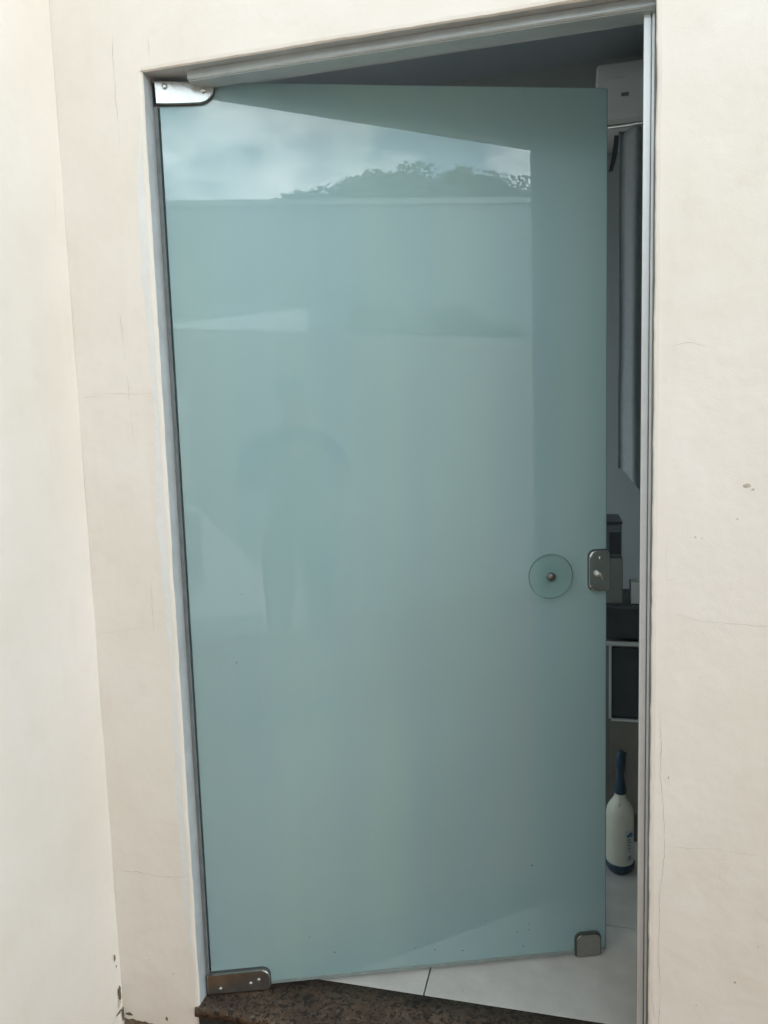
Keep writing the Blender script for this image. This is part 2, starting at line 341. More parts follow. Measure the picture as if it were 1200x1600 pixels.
CR = [([(-.062, 2.18), (-.063, 2.06), (-.060, 2.0)], .0007, 'crack'), ([(-.059, 2.0), (-.0615, 1.945)], .0006, 'crack'),
      ([(-.070, 2.27), (-.069, 2.235)], .0006, 'crack_soft'),
      ([(.021, 2.17), (.021, 2.112)], .0007, 'crack'), ([(-.088, 1.62), (-.084, 1.56), (-.080, 1.50)], .0008, 'crack_soft'),
      ([(-.203, 1.437), (-.12, 1.447), (-.06, 1.441), (-.004, 1.441)], .0009, 'crack_soft'), ([(-.08, 1.49), (-.076, 1.40), (-.074, 1.33)], .0006, 'crack_soft'),
      ([(-.198, .318), (-.14, .323), (-.08, .318), (-.003, .327)], .0011, 'crack_soft'), ([(-.20, .902), (-.14, .908), (-.07, .924), (-.02, .924)], .0006, 'crack_soft'),
      ([(-.054, 1.03), (-.056, .97), (-.053, .90)], .0006, 'crack_soft'),
      ([(1.024, .80), (1.029, .73), (1.028, .66), (1.036, .57), (1.037, .50), (1.029, .42), (1.028, .28), (1.033, .21), (1.029, .14), (1.034, .0), (1.031, -.08)], .0010, 'crack_soft'),
      ([(1.033, .52), (1.08, .518), (1.133, .522), (1.21, .515)], .0007, 'crack_soft'), ([(1.03, 1.484), (1.07, 1.488), (1.12, 1.476)], .0006, 'crack_soft'),
      ([(1.045, .985), (1.10, .972), (1.19, .967), (1.3, .97)], .0007, 'crack_soft'), ([(1.022, .22), (1.016, .19), (1.022, .15), (1.03, .14)], .0009, 'crack_soft'),
      ([(1.036, 1.14), (1.034, 1.08), (1.037, 1.05), (1.06, 1.053)], .0006, 'crack_soft')]
for i, (pts, w, mm) in enumerate(CR):
    b_ = bmesh.new(); ribbon(b_, pts, w, front, i*3.7); obj('crack', b_, M[mm], door_wall)
def blob(bm, ca, cz, ra, rz, place, seed, n=16):
    vs = []
    for k in range(n):
        t = 2*math.pi*k/n; f = 1+.45*nz(math.cos(t)*1.7+seed, math.sin(t)*1.7)+.25*nz(math.cos(t)*5+seed, math.sin(t)*5, 3)
        vs.append(bm.verts.new(place(ca+ra*f*math.cos(t), cz+rz*f*math.sin(t))))
    c = bm.verts.new(place(ca, cz))
    for k in range(n): bm.faces.new((c, vs[k], vs[(k+1) % n]))
for i, (a, z, ra, rz, mm) in enumerate([(1.172, 1.227, .0075, .0035, 'crack'), (1.181, 1.220, .0035, .0018, 'crack'), (1.156, 1.166, .0016, .0016, 'crack'), (1.085, 1.132, .0018, .0013, 'crack'), (1.096, 1.130, .0014, .0014, 'crack_soft'),
        (1.043, .66, .0012, .003, 'crack'), (-.125, .10, .0018, .0016, 'crack'), (-.062, .075, .0016, .0013, 'crack'), (-.19, -.052, .009, .004, 'chip'), (-.088, -.047, .003, .005, 'chip'), (1.17, .25, .003, .002, 'crack'), (1.10, .19, .002, .0015, 'crack_soft'), (1.21, .33, .002, .0015, 'crack_soft')]):
    b_ = bmesh.new(); blob(b_, a, z, ra, rz, front, i*2.9); obj('paint_chip', b_, M[mm], door_wall)

bm = bmesh.new(); prev = None      # flaked foot of the wall
for i in range(120):
    x = XC+.001+(.2)*i/119; t = -.068+.011*nz(x*22, 5)+.006*nz(x*70, 9)+.012*max(0, nz(x*9, 31))
    cur = (bm.verts.new((x, -.0008, GZ-.02)), bm.verts.new((x, -.0008, min(t, -.05))))
    if prev: bm.faces.new((prev[0], cur[0], cur[1], prev[1]))
    prev = cur
obj('flaked_foot', bm, M['chip'], door_wall)
bm = bmesh.new(); prev = None      # skim of pale filler along the left arris
for i in range(200):
    z = .12+1.88*i/199; a = -.011+.003*nz(z*7, 71); w = .013+.010*nz(z*3.1, 73)+.005*nz(z*17, 74)
    w = max(.002, w)*min(1, i/12, (199-i)/12)
    cur = (bm.verts.new((a-w, -.0003, z)), bm.verts.new((a+.002, -.0003, z)))
    if prev: bm.faces.new((prev[0], prev[1], cur[1], cur[0]))
    prev = cur
obj('filler_skim', bm, mat('filler', (.80, .79, .765), .7, var=.04, scale=20, bump=.25, bscale=90), door_wall)
# side wall coming towards the viewer on the left
bm = bmesh.new(); prev = None
for i in range(61):
    z = GZ-.3+(WTOP-GZ+.3)*i/60; j = .0012*nz(z*6, 80)
    cur = [bm.verts.new(p) for p in ((XC+j-.0006, .0, z), (XC+.0005, -.05, z), (XC, -3.0, z), (XC-.2, -3.0, z))]
    if prev:
        for k in range(3): bm.faces.new((prev[k], prev[k+1], cur[k+1], cur[k]))
    prev = cur
for a, b_, c, d in (((XC-.2, -3, WTOP), (XC, -3, WTOP), (XC, 0, WTOP), (XC-.2, 0, WTOP)), ((XC-.2, 0, GZ-.3), (XC-.2, -3, GZ-.3), (XC-.2, -3, WTOP), (XC-.2, 0, WTOP))):
    bm.faces.new([bm.verts.new(p) for p in (a, b_, c, d)])
side = obj('side_wall', bm, M['cream2']); tag(side, 'bright cream side wall meeting the doorway wall at the left edge', 'wall')
sidef = lambda a, z: (XC+.0013, a, z)
for i, (pts, w) in enumerate([([(-.098, 1.70), (-.100, 1.64)], .0007), ([(-.107, 1.36), (-.106, 1.30)], .0006), ([(-.03, 1.9), (-.034, 1.8)], .0005)]):
    b_ = bmesh.new(); ribbon(b_, pts, w, sidef, 50+i*3); obj('crack', b_, M['crack_soft'], side)
for i, (a, z, ra, rz, mm) in enumerate([(-.022, .109, .0035, .0075, 'chip'), (-.018, .085, .0018, .003, 'chip'), (-.013, .012, .0065, .020, 'chip'), (-.016, -.015, .006, .008, 'lumpy'), (-.020, -.034, .012, .0035, 'chip'), (-.006, -.05, .004, .016, 'chip'), (-.05, -.06, .010, .006, 'lumpy'), (-.09, -.035, .004, .01, 'crack_soft')]):
    b_ = bmesh.new(); blob(b_, a, z, ra, rz, sidef, 30+i*2.3); obj('paint_chip', b_, M[mm], side)

# threshold
sill = empty('door_sill', (0, 0, 0)); tag(sill, 'brown speckled granite threshold under the glass door', 'threshold')
bm = bmesh.new(); prev = None; x = -.010
while True:
    w = .0035*nz(x*14, 3)+.0022*nz(x*47, 8)+.0015*nz(x*120, 2)+.010*max(0, 1-abs(x-.06)/.09); wz = .0009*nz(x*25, 12)
    cur = [bm.verts.new(p) for p in ((x, TH-.001, -.024), (x, TH-.001, 0), (x, .07, .0003*nz(x*9, 1)), (x, .012+w, -.0002+wz*.4), (x, -.003+w, -.0012+wz), (x, -.0068+w*.8, -.006), (x, -.0068+w*.4, -.024))]
    if prev:
        for i in range(7): bm.faces.new((prev[i], prev[(i+1) % 7], cur[(i+1) % 7], cur[i]))
    else: bm.faces.new(cur)
    prev = cur
    if x >= OW+.003: break
    x = min(x+.006, OW+.003)
bm.faces.new(prev[::-1]); obj('slab', bm, M['granite'], sill, True)
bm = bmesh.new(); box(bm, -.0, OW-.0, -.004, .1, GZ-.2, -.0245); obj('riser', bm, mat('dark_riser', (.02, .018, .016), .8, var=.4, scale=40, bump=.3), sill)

# ------------------------------------------------------------------ aluminium stops
hd = empty('door_frame', (0, 0, 0)); tag(hd, 'aluminium door stop channel along the lintel and right jamb', 'door frame')
hz = 2.0834
bm = bmesh.new()     # header: stepped channel, starts after the hinge
prof = [(.030, OH+.0025), (.030, hz+.0045), (.0325, hz+.0015), (.036, hz+.0015), (.0365, hz), (.0768, hz), (.0768, OH+.006)]
x0, x1 = .088, OW+.0005
A = [bm.verts.new((x0, y, z)) for y, z in prof]; B = [bm.verts.new((x1, y, z)) for y, z in prof]
for i in range(len(prof)-1): bm.faces.new((A[i], A[i+1], B[i+1], B[i]))
bm.faces.new(A); bm.faces.new(B[::-1]); obj('header_channel', bm, M['alu_dull'], hd)
bm = bmesh.new()
prof = [(OW+.001, .050), (OW-.0035, .050), (OW-.0045, .0545), (OW-.0060, .0545), (OW-.0063, .051), (OW-.0170, .051), (OW-.0177, .0517), (OW-.0177, .062), (OW+.0012, .062)]
z0, z1 = .0008, hz-.0003
A = [bm.verts.new((x, y, z0)) for x, y in prof]; B = [bm.verts.new((x, y, z1)) for x, y in prof]
for i in range(len(prof)-1): bm.faces.new((A[i], A[i+1], B[i+1], B[i]))
bm.faces.new(A); bm.faces.new(B[::-1]); jc = obj('jamb_channel', bm, M['alu'], hd)
jc.data.materials.append(mat('channel_shade', (.20, .21, .21), .5, .5, var=.1, scale=20))
for p in jc.data.polygons: p.material_index = 0 if p.normal.y < -.3 else 1  # shade put into the colour: darker sides and back, dimmer reflection in glass

bxo('gap_shade_strip', (-.0010, .0082, .0402, .0440, .003, 2.045), mat('gap_shade_grey', (.19, .205, .205), .6, var=.15, scale=30), hd)  # grey strip added over the gap beside the glass, gives its shaded tone

# ------------------------------------------------------------------ the glass door (built in its own frame: x along the door, -y outside)
HX, HY, THD, DW, DT, DB = .0107, .0472, R(19.6561), .9903, 2.0985, .0084
door = empty('glass_door', (HX, HY, 0), THD); tag(door, 'frosted green glass door standing ajar with metal patch hinges', 'door')
T2 = .005
bm = bmesh.new(); box(bm, 0, DW, -0.0, 2*T2, DB, DT, bev=.0012, seg=1)
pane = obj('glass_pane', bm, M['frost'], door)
# polished edges of the pane
bm = bmesh.new(); box(bm, DW+.0001, DW+.0008, .0008, 2*T2-.0008, DB+.002, DT-.002); obj('pane_edge', bm, M['glass_edge'], pane)
bm = bmesh.new(); box(bm, .14, DW-.08, .0008, 2*T2-.0008, DB-.0008, DB-.0001); obj('pane_edge', bm, M['glass_edge'], pane)
bm = bmesh.new(); box(bm, .143, DW-.002, -.0018, -.0002, DB+.0, DB+.0085, bev=.0005, seg=1); obj('bottom_shade_strip', bm, mat('bottom_shade', (.26, .30, .285), .4, var=.15, scale=40), pane)  # grey band standing in for shade and reflection along the pane's foot

def bolt(parent, x, z, y, r=.006, h=.004, mm='cast', slot=True):
    bm = bmesh.new(); rings(bm, [(r, 0), (r, -h*.5), (r*.8, -h*.85), (r*.45, -h)], 18, 'y')
    o = obj('bolt', bm, M[mm], parent, True); o.location = (x, y, z); return o
# top patch hinge: long plate with a rounded lower nose
hp = [(-.007, 2.096), (-.004, 2.050)]
for k in range(9):
    t = k/8; hp.append((-.004+.088*t, 2.050+.0030*t*t))
for k in range(1, 9):
    a = R(-84+84*k/8); hp.append((.081+.036*math.cos(a), 2.0830+.0300*math.sin(a)))
hp += [(.1150, 2.0875), (.110, 2.0905), (.104, 2.0925)]
bm = bmesh.new(); outline_slab(bm, hp, -.0115, -.0022, bev=.0022)
th = obj('patch_hinge', bm, M['cast'], door); th['label'] = 'bright cast metal top hinge plate'
bm = bmesh.new(); outline_slab(bm, [(x*1.018-.0005, 2.07+(z-2.07)*1.07-.0010) for x, z in hp], -.0020, -.0003); obj('gasket', bm, M['rubber'], th)
bolt(th, .015, 2.0835, -.0115, .0058, .0045); bolt(th, .0945, 2.0765, -.0115, .0058, .0045)
bm = bmesh.new(); outline_slab(bm, [(x, z) for x, z in hp], 2*T2+.0003, 2*T2+.009, 0); obj('back_plate', bm, M['steel_dk'], th)
# bottom patch hinge
bp_ = rrect(-.009, .140, .0035, .053, (0, .004, .018, .004))
bm = bmesh.new(); outline_slab(bm, bp_, -.0120, -.0022, bev=.0035)
bh = obj('patch_hinge', bm, M['steel_dk'], door); bh['label'] = 'dull steel bottom hinge plate'
bm = bmesh.new(); outline_slab(bm, rrect(-.010, .1425, .0030, .0560, (0, .004, .020, .004)), -.0020, -.0003); obj('gasket', bm, M['rubber'], bh)
for x, z in ((.022, .017), (.094, .0235), (.114, .0305)): bolt(bh, x, z, -.0120, .0042, .0028, 'cast')
bm = bmesh.new(); outline_slab(bm, bp_, 2*T2+.0003, 2*T2+.009); obj('back_plate', bm, M['steel_dk'], bh)
# lock patch at the free edge
bm = bmesh.new(); outline_slab(bm, rrect(.9445, .9925, .9475, 1.0450, (.015, .003, .003, .016)), -.0130, -.0022, bev=.0042)
lk = obj('lock_patch', bm, M['chrome'], door, False); lk['label'] = 'polished chrome lock plate'
bm = bmesh.new(); outline_slab(bm, rrect(.9430, .9925, .9455, 1.0475, (.016, .003, .003, .017)), -.0020, -.0003); obj('gasket', bm, M['rubber'], lk)
bm = bmesh.new(); outline_slab(bm, rrect(.9445, .9925, .9475, 1.0450, (.015, .003, .003, .016)), 2*T2+.0003, 2*T2+.012, 0); obj('back_plate', bm, M['chrome'], lk)
bolt(lk, .970, 1.0275, -.0130, .0036, .002, 'cast')
bm = bmesh.new(); rings(bm, [(.0085, 0), (.0085, -.003), (.0065, -.006), (.0062, -.010), (.0045, -.0115)], 20, 'y'); o = obj('lock_cylinder', bm, M['cast'], lk, True); o.location = (.9635, -.0130, .990)
bm = bmesh.new(); box(bm, -.0012, .0012, -.0165, -.0105, -.011, .004, bev=.0006, seg=1); o = obj('lock_tab', bm, M['cast'], lk); o.location = (.9665, -.0130, .987); o.rotation_euler = (0, R(-24), 0)
# round clear glass pull with its bolt
bm = bmesh.new(); rings(bm, [(.0525, -.0125), (.0535, -.0115), (.0535, -.0050), (.0525, -.0040)], 56, 'y')
pk = obj('pull_disc', bm, M['clear'], door, False); pk.location = (.850, 0, .988); pk['label'] = 'round clear glass pull disc'
bm = bmesh.new(); rings(bm, [(.0536, -.0118), (.0541, -.0112), (.0541, -.0054), (.0536, -.0048)], 56, 'y', cap=False); obj('rim', bm, clearglass('glass_rim', (.66, .84, .77), 1.25), pk, True)
bm = bmesh.new(); rings(bm, [(.0088, -.0003), (.0088, -.0038)], 24, 'y'); obj('spacer', bm, M['steel_dk'], pk, True)
bm = bmesh.new(); rings(bm, [(.0098, -.0127), (.0098, -.0150), (.0070, -.0185), (.0035, -.0195)], 24, 'y'); obj('bolt', bm, mat('bolt_dark', (.20, .20, .19), .45, .9, var=.2, scale=60), pk, True)
bm = bmesh.new(); rings(bm, [(.0525, 2*T2+.0195), (.0535, 2*T2+.0185), (.0535, 2*T2+.0125), (.0525, 2*T2+.0115)], 40, 'y'); obj('back_disc', bm, M['clear'], pk)
# bottom corner keeper
bm = bmesh.new(); outline_slab(bm, rrect(.912, .973, .0045, .0605, (.002, .002, .014, .014)), -.0105, -.0022, bev=.002)
kp = obj('bottom_keeper', bm, M['steel_dk'], door); kp['label'] = 'small square steel keeper at the lower corner'
bm = bmesh.new(); outline_slab(bm, rrect(.9085, .9760, .0040, .0645, (.002, .002, .016, .017)), -.0070, -.0003); obj('gasket', bm, M['rubber'], kp)
# fly specks on the glass
spk = [(.80, .255, .0022), (.55, .055, .0016), (.30, .074, .0018), (.76, .08, .0016), (.79, .084, .0016), (.62, .045, .0017), (.775, .041, .0018), (.24, .12, .0014), (.10, .82, .0014), (.12, .98, .0012), (.50, .065, .0012), (.68, .12, .0013), (.79, .10, .0014)]
for i, (x, z, r) in enumerate(spk):
    b_ = bmesh.new(); blob(b_, x, z, r, r*.85, lambda a, q: (a, -.0004, q), i*1.9, 9); obj('speck', b_, M['black'], pane)

# ------------------------------------------------------------------ room behind the door
RX0, RX1, RY1, RZ = -1.3, 1.75, 2.15, 2.93
bm = bmesh.new(); box(bm, RX0, RX1, TH, RY1, -.10, -.011); floor = struct(obj('floor', bm, M['grout']))
tl = {}
def tile(x0, x1, y0, y1):
    k = (round(x1-x0, 4), round(y1-y0, 4))
    if k not in tl:
        bm = bmesh.new(); box(bm, 0, k[0], 0, k[1], -.010, 0, bev=.0008, seg=1)
        me = bpy.data.meshes.new('tile'); bmesh.ops.recalc_face_normals(bm, faces=bm.faces); bm.to_mesh(me); bm.free(); me.materials.append(M['tile']); tl[k] = me
    o = bpy.data.objects.new('tile', tl[k]); C.objects.link(o); o.location = (x0, y0, random.uniform(-.0003, .0002)); o.parent = floor
gx = [RX0, -1.285, -.685, -.085, .515, 1.115, 1.715, RX1]; gy = [TH+.0005, .491, 1.091, 1.691, RY1]; g = .0016
for i in range(len(gx)-1):
    for j in range(len(gy)-1): tile(gx[i]+g, gx[i+1]-g, gy[j]+(g if j else 0), gy[j+1]-g)
def wl(name, d, mm): return struct(bxo(name, d, M[mm]))
wl('wall_back', (RX0-.1, RX1+.1, RY1, RY1+.1, -.1, WTOP-.1), 'inwall'); wl('wall_right', (RX1, RX1+.1, TH+.001, RY1, -.1, WTOP-.1), 'inwall')
wl('ceiling', (RX0-.1, RX1+.1, TH+.001, RY1+.1, RZ, RZ+.12), 'ceil')

bm = bmesh.new()
for d in ((RX0-.1, RX0, TH+.001, .45, -.1, WTOP-.1), (RX0-.1, RX0, 1.85, RY1, -.1, WTOP-.1), (RX0-.1, RX0, .45, 1.85, -.1, 1.0), (RX0-.1, RX0, .45, 1.85, 2.45, WTOP-.1)): box(bm, *d)
wlf = struct(obj('wall_left', bm, M['inwall']))
wn_ = empty('added_window', (RX0-.05, 1.15, 1.725)); tag(wn_, 'unseen aluminium framed window added in the left wall to light the room', 'window')  # unseen opening, added to brighten the room and backlight the door
for d in ((-.02, .02, -.70, -.65, -.725, .725), (-.02, .02, .65, .70, -.725, .725), (-.02, .02, -.65, .65, -.725, -.675), (-.02, .02, -.65, .65, .675, .725), (-.02, .02, -.02, .02, -.675, .675)): bxo('window_frame', d, M['alu_dull'], wn_)
for d in ((-.003, .003, -.649, -.021, -.674, .674), (-.003, .003, .021, .649, -.674, .674)): bxo('pane', d, M['clear'], wn_)
# air conditioner high on the back wall
ac = empty('air_conditioner', (1.40, 1.93, 2.665)); tag(ac, 'white wall air conditioner seen above the door', 'air conditioner')
bm = bmesh.new()
pf = [(.21, .14), (-.02, .145), (-.045, .125), (-.055, .06), (-.055, -.05), (-.045, -.105), (-.015, -.135), (.10, -.145), (.21, -.13)]
A = [bm.verts.new((-.43, y, z)) for y, z in pf]; B = [bm.verts.new((.30, y, z)) for y, z in pf]
for i in range(len(pf)): k = (i+1) % len(pf); bm.faces.new((A[i], A[k], B[k], B[i]))
fa = bm.faces.new(A); fb = bm.faces.new(B[::-1]); bmesh.ops.bevel(bm, geom=list(fa.edges)+list(fb.edges), offset=.014, segments=3, affect='EDGES', profile=.5)
obj('casing', bm, M['acwhite'], ac, True)
bxo('display_window', (-.335, -.305, -.0565, -.0550, -.002, .012), M['acdark'], ac)
bxo('air_flap', (-.40, .28, -.0487, -.0468, -.104, -.075), M['acwhite'], ac)
bxo('badge', (-.36, -.32, -.0562, -.0550, .070, .076), mat('badge_grey', (.5, .5, .49), .5), ac)
# dark strap hanging below it
bm = bmesh.new()
pts = [((1.041, 2.523), (1.060, 2.522)), ((1.036, 2.48), (1.056, 2.478)), ((1.028, 2.43), (1.047, 2.428)), ((1.020, 2.39), (1.036, 2.392))]
for y in (2.08, 2.095):
    pass
F = [[bm.verts.new((p[0], 1.90, p[1])) for p in pr] for pr in pts]; Bk = [[bm.verts.new((p[0], 1.925, p[1])) for p in pr] for pr in pts]
for i in range(len(pts)-1):
    bm.faces.new((F[i][0], F[i][1], F[i+1][1], F[i+1][0])); bm.faces.new((Bk[i][1], Bk[i][0], Bk[i+1][0], Bk[i+1][1]))
    for s in (0, 1): bm.faces.new((F[i][s], F[i+1][s], Bk[i+1][s], Bk[i][s]))
bm.faces.new((F[0][0], Bk[0][0], Bk[0][1], F[0][1])); bm.faces.new((F[-1][0], F[-1][1], Bk[-1][1], Bk[-1][0]))
tag(obj('hose', bm, M['black']), 'short dark hose hanging under the air conditioner', 'hose')

# pale curtain hanging just inside
bm = bmesh.new(); nx, nzc = 60, 40; G = []
for j in range(nzc+1):
    row = []
    for i in range(nx+1):
        u = i/nx; x = 1.050+.44*u; zb = 1.160-1.25*max(0, x-1.062)+.9*max(0, x-1.20); zt = 2.49
        z = zt+(zb-zt)*j/nzc; y = 1.75+.024*math.sin(u*30+.6)+.008*nz(u*9, z*1.3)
        row.append(bm.verts.new((x+.004*nz(z*2, u*4), y, z)))
    G.append(row)
for j in range(nzc):
    for i in range(nx): bm.faces.new((G[j][i], G[j][i+1], G[j+1][i+1], G[j+1][i]))
cu = obj('curtain', bm, M['cloth'], None, True)
sm = cu.modifiers.new('thick', 'SOLIDIFY'); sm.thickness = .002
tag(cu, 'pale grey curtain hanging inside beyond the door edge', 'curtain')
bm = bmesh.new(); rings(bm, [(.008, 0), (.008, .745)], 14)
rod = obj('curtain_rod', bm, M['steel_dk'], cu, True); rod.rotation_euler = (0, R(90), 0); rod.location = (1.0, 1.75, 2.505)

# low cabinet with a dark door and pale trim, things on it
cab = empty('cabinet', (.98, .90, 0)); tag(cab, 'low cabinet with dark door and thin pale trim inside', 'cabinet')
bxo('carcass', (-.05, .70, .012, .52, .10, .657), mat('cabinet_side', (.17, .165, .155), .6, var=.1), cab, .002)
bxo('plinth', (-.04, .69, .03, .50, .0, .0995), mat('plinth_brown', (.14, .115, .09), .7, var=.2), cab)
bxo('door_panel', (.004, .34, .002, .0118, .424, .648), M['darkdoor'], cab, .001)
bxo('lower_panel', (.0, .70, .004, .0118, .11, .413), mat('panel_brown', (.21, .185, .16), .6, var=.15), cab, .001)
bxo('trim', (-.02, .70, -.004, .0120, .6575, .668), M['board'], cab, .001); bxo('trim', (-.004, .0035, -.002, .0117, .4205, .657), M['board'], cab, .0005); bxo('trim', (.004, .70, -.002, .0117, .4135, .4205), M['board'], cab, .0005)
bm = bmesh.new(); vs = box(bm, .965, 1.22, .93, 1.20, .669, .775, bev=.006)
for v in vs: pass
tag(obj('storage_case', bm, M['black']), 'black case lying on the low cabinet', 'case')
gb = tag(bxo('carton', (.935, 1.020, .96, 1.20, .776, .922), M['greybox'], bev=.002), 'dull grey carton on the black case', 'carton')
pr = empty('small_printer', (.975, .97, .9225)); tag(pr, 'boxy dark grey device with black opening above the carton', 'device')
bxo('casing', (-.05, .042, .0, .20, .0, .108), mat('device_grey', (.13, .13, .14), .5, var=.1), pr, .004); bxo('front_window', (.004, .038, -.003, -.0002, .012, .082), M['black'], pr, .001); bxo('top_cover', (-.05, .044, -.004, .20, .1085, .116), M['black'], pr, .001)
tag(bxo('small_box', (1.045, 1.075, .965, 1.03, .776, .845), M['board'], bev=.002), 'small pale box on the black case', 'box')

# spray bottle on the tiles
bt = empty('spray_bottle', (1.002, .765, 0)); tag(bt, 'white plastic bottle with dark blue cap and base on floor', 'bottle')
bm = bmesh.new(); rings(bm, [(.0375, .0275), (.0395, .030), (.0400, .04), (.0400, .180), (.0394, .189), (.0370, .199), (.0315, .210), (.0240, .221), (.0185, .230), (.0165, .238), (.0160, .250)], 36); obj('bottle_body', bm, M['bottle'], bt, True)
bm = bmesh.new(); rings(bm, [(.030, 0), (.034, .004), (.0425, .020), (.0435, .030), (.0415, .032)], 36); obj('base_cup', bm, M['blue'], bt, True)
bm = bmesh.new(); rings(bm, [(.0180, .245), (.0184, .248), (.0178, .262), (.0150, .276), (.0118, .290), (.0108, .302), (.0125, .316), (.0150, .330), (.0158, .345), (.0140, .356), (.0095, .364), (.0080, .374)], 24); obj('pump_cap', bm, M['blue'], bt, True)
bm = bmesh.new(); box(bm, -.005, .005, -.052, -.010, .338, .352, bev=.003); box(bm, -.0035, .0035, -.040, -.032, .296, .337, bev=.002); o = obj('nozzle', bm, M['blue'], bt); o.rotation_euler = (0, 0, R(160))
def label_patch(name, a0, a1, z0, z1, mm, rr=.0405):
    bm = bmesh.new(); n = 6; lo = []; hi = []
    for k in range(n+1):
        a = R(a0+(a1-a0)*k/n); lo.append(bm.verts.new((rr*math.cos(a), rr*math.sin(a), z0))); hi.append(bm.verts.new((rr*math.cos(a), rr*math.sin(a), z1)))
    for k in range(n): bm.faces.new((lo[k], lo[k+1], hi[k+1], hi[k]))
    return obj(name, bm, M[mm], bt)
label_patch('label', -72, 0, .042, .145, 'labelbase', .0402)
label_patch('label_mark', -64, -30, .122, .131, 'labelblue'); label_patch('label_mark', -55, -38, .130, .136, 'labelblue')
for k, (z0, z1) in enumerate(((.112, .117), (.103, .109), (.094, .099), (.084, .090), (.076, .080))): label_patch('label_mark', -64+2*k, -44+(k % 2)*4, z0, z1, 'label')
label_patch('label_mark', -58, -40, .050, .064, 'label')
label_patch('drip', -99, -94, .206, .226, 'label', .0300)
# twig on the tile by the sill
bm = bmesh.new(); ribbon(bm, [(.6, .170), (.606, .176), (.609, .184)], .0016, lambda a, z: (a, z, .0016), 3); tag(obj('dry_leaf', bm, M['chip']), 'tiny dry leaf fragment on the white floor tile', 'leaf')

# ------------------------------------------------------------------ outside, behind the viewer (seen in the glass)
bm = bmesh.new(); rr_ = 70
vs = [bm.verts.new(p) for p in ((-rr_, -rr_, GZ), (rr_, -rr_, GZ), (rr_, 1.0, GZ), (-rr_, 1.0, GZ))]; bm.faces.new(vs)
struct(obj('ground', bm, mat('brown_paving', (.25, .125, .055), .85, var=.25, scale=3, bump=.4, bscale=30)))
M['grey_render'] = wall_paint('grey_render', (.40, .37, .315), dirt=(.27, .24, .19), seed=2.2, dirt_amt=.3)
bw = tag(bxo('boundary_wall', (-4, 9, -3.78, -3.6, GZ-.1, 2.05), M['grey_render']), 'tall plastered boundary wall reflected in the glass door', 'wall')
bxo('coping', (-4, 9, -3.775, -3.605, 2.0505, 2.085), M['grey_render'], bw)
mb = empty('meter_box', (.50, -3.56, .33)); tag(mb, 'pale meter box on the boundary wall with white edge', 'meter box')
bxo('cabinet_body', (-.30, .255, .0, .085, .0, .48), mat('meter_paint', (.45, .44, .39), .5), mb, .004); bxo('white_edge', (.2555, .272, .0, .10, -.004, .49), mat('white_gloss', (.85, .85, .82), .35), mb, .002); bxo('white_edge', (-.30, .2555, .0, .10, -.004, .008), mat('white_gloss_b', (.85, .85, .82), .35), mb, .002)
bxo('upper_panel', (-.20, .225, .0, .05, .60, 1.32), mat('upper_paint', (.85, .86, .83), .5), mb, .004)
bm = bmesh.new(); outline_slab(bm, [(.36, .062), (1.36, .062), (1.36, .22), (1.10, .455), (.765, .825), (.36, 1.22)], -3.565, -3.585, .002)
tag(obj('leaning_board', bm, mat('board_white', (.94, .93, .90), .6, var=.06, scale=4)), 'pale board with slanted top standing against the boundary wall', 'board')
sl = tag(bxo('plastered_plinth', (-1.0, 1.6, -3.598, -3.45, GZ, .06), mat('plinth_plaster', (.6, .58, .5), .8)), 'low plastered plinth along the foot of the boundary wall', 'plinth')

# neighbour's house, shed, shrub and tree beyond the wall
nh = empty('neighbour_house', (1.41, -7.25, GZ), R(21.6)); tag(nh, 'plain flat roofed house beyond the boundary wall', 'house')
bxo('wall', (-7, 8, -2.6, 0, 0, 4.02), mat('neighbour_paint', (.33, .345, .345), .8, var=.1, scale=1.5), nh); bxo('coping', (-7.05, 8.05, -2.65, .05, 4.0205, 4.09), mat('coping_white', (.40, .41, .40), .7), nh)
sh = empty('garden_shed', (1.45, -5.2, GZ), R(6)); tag(sh, 'small shed with pale sloping roof beyond the boundary wall', 'shed')
bxo('wall', (-.95, .70, -.9, 0, 0, 2.32), mat('shed_paint', (.80, .80, .77), .8), sh)
bm = bmesh.new(); A = [(-1.0, .06, 2.321), (.75, .06, 2.321), (.75, .06, 2.60), (-1.0, .06, 2.36)]; vs0 = [bm.verts.new(p) for p in A]; vs1 = [bm.verts.new((x, -.96, z)) for x, y, z in A]
bm.faces.new(vs0); bm.faces.new(vs1[::-1])
for k in range(4): bm.faces.new((vs0[k], vs1[k], vs1[(k+1) % 4], vs0[(k+1) % 4]))
obj('roof', bm, mat('shed_roof', (.92, .93, .93), .5), sh)

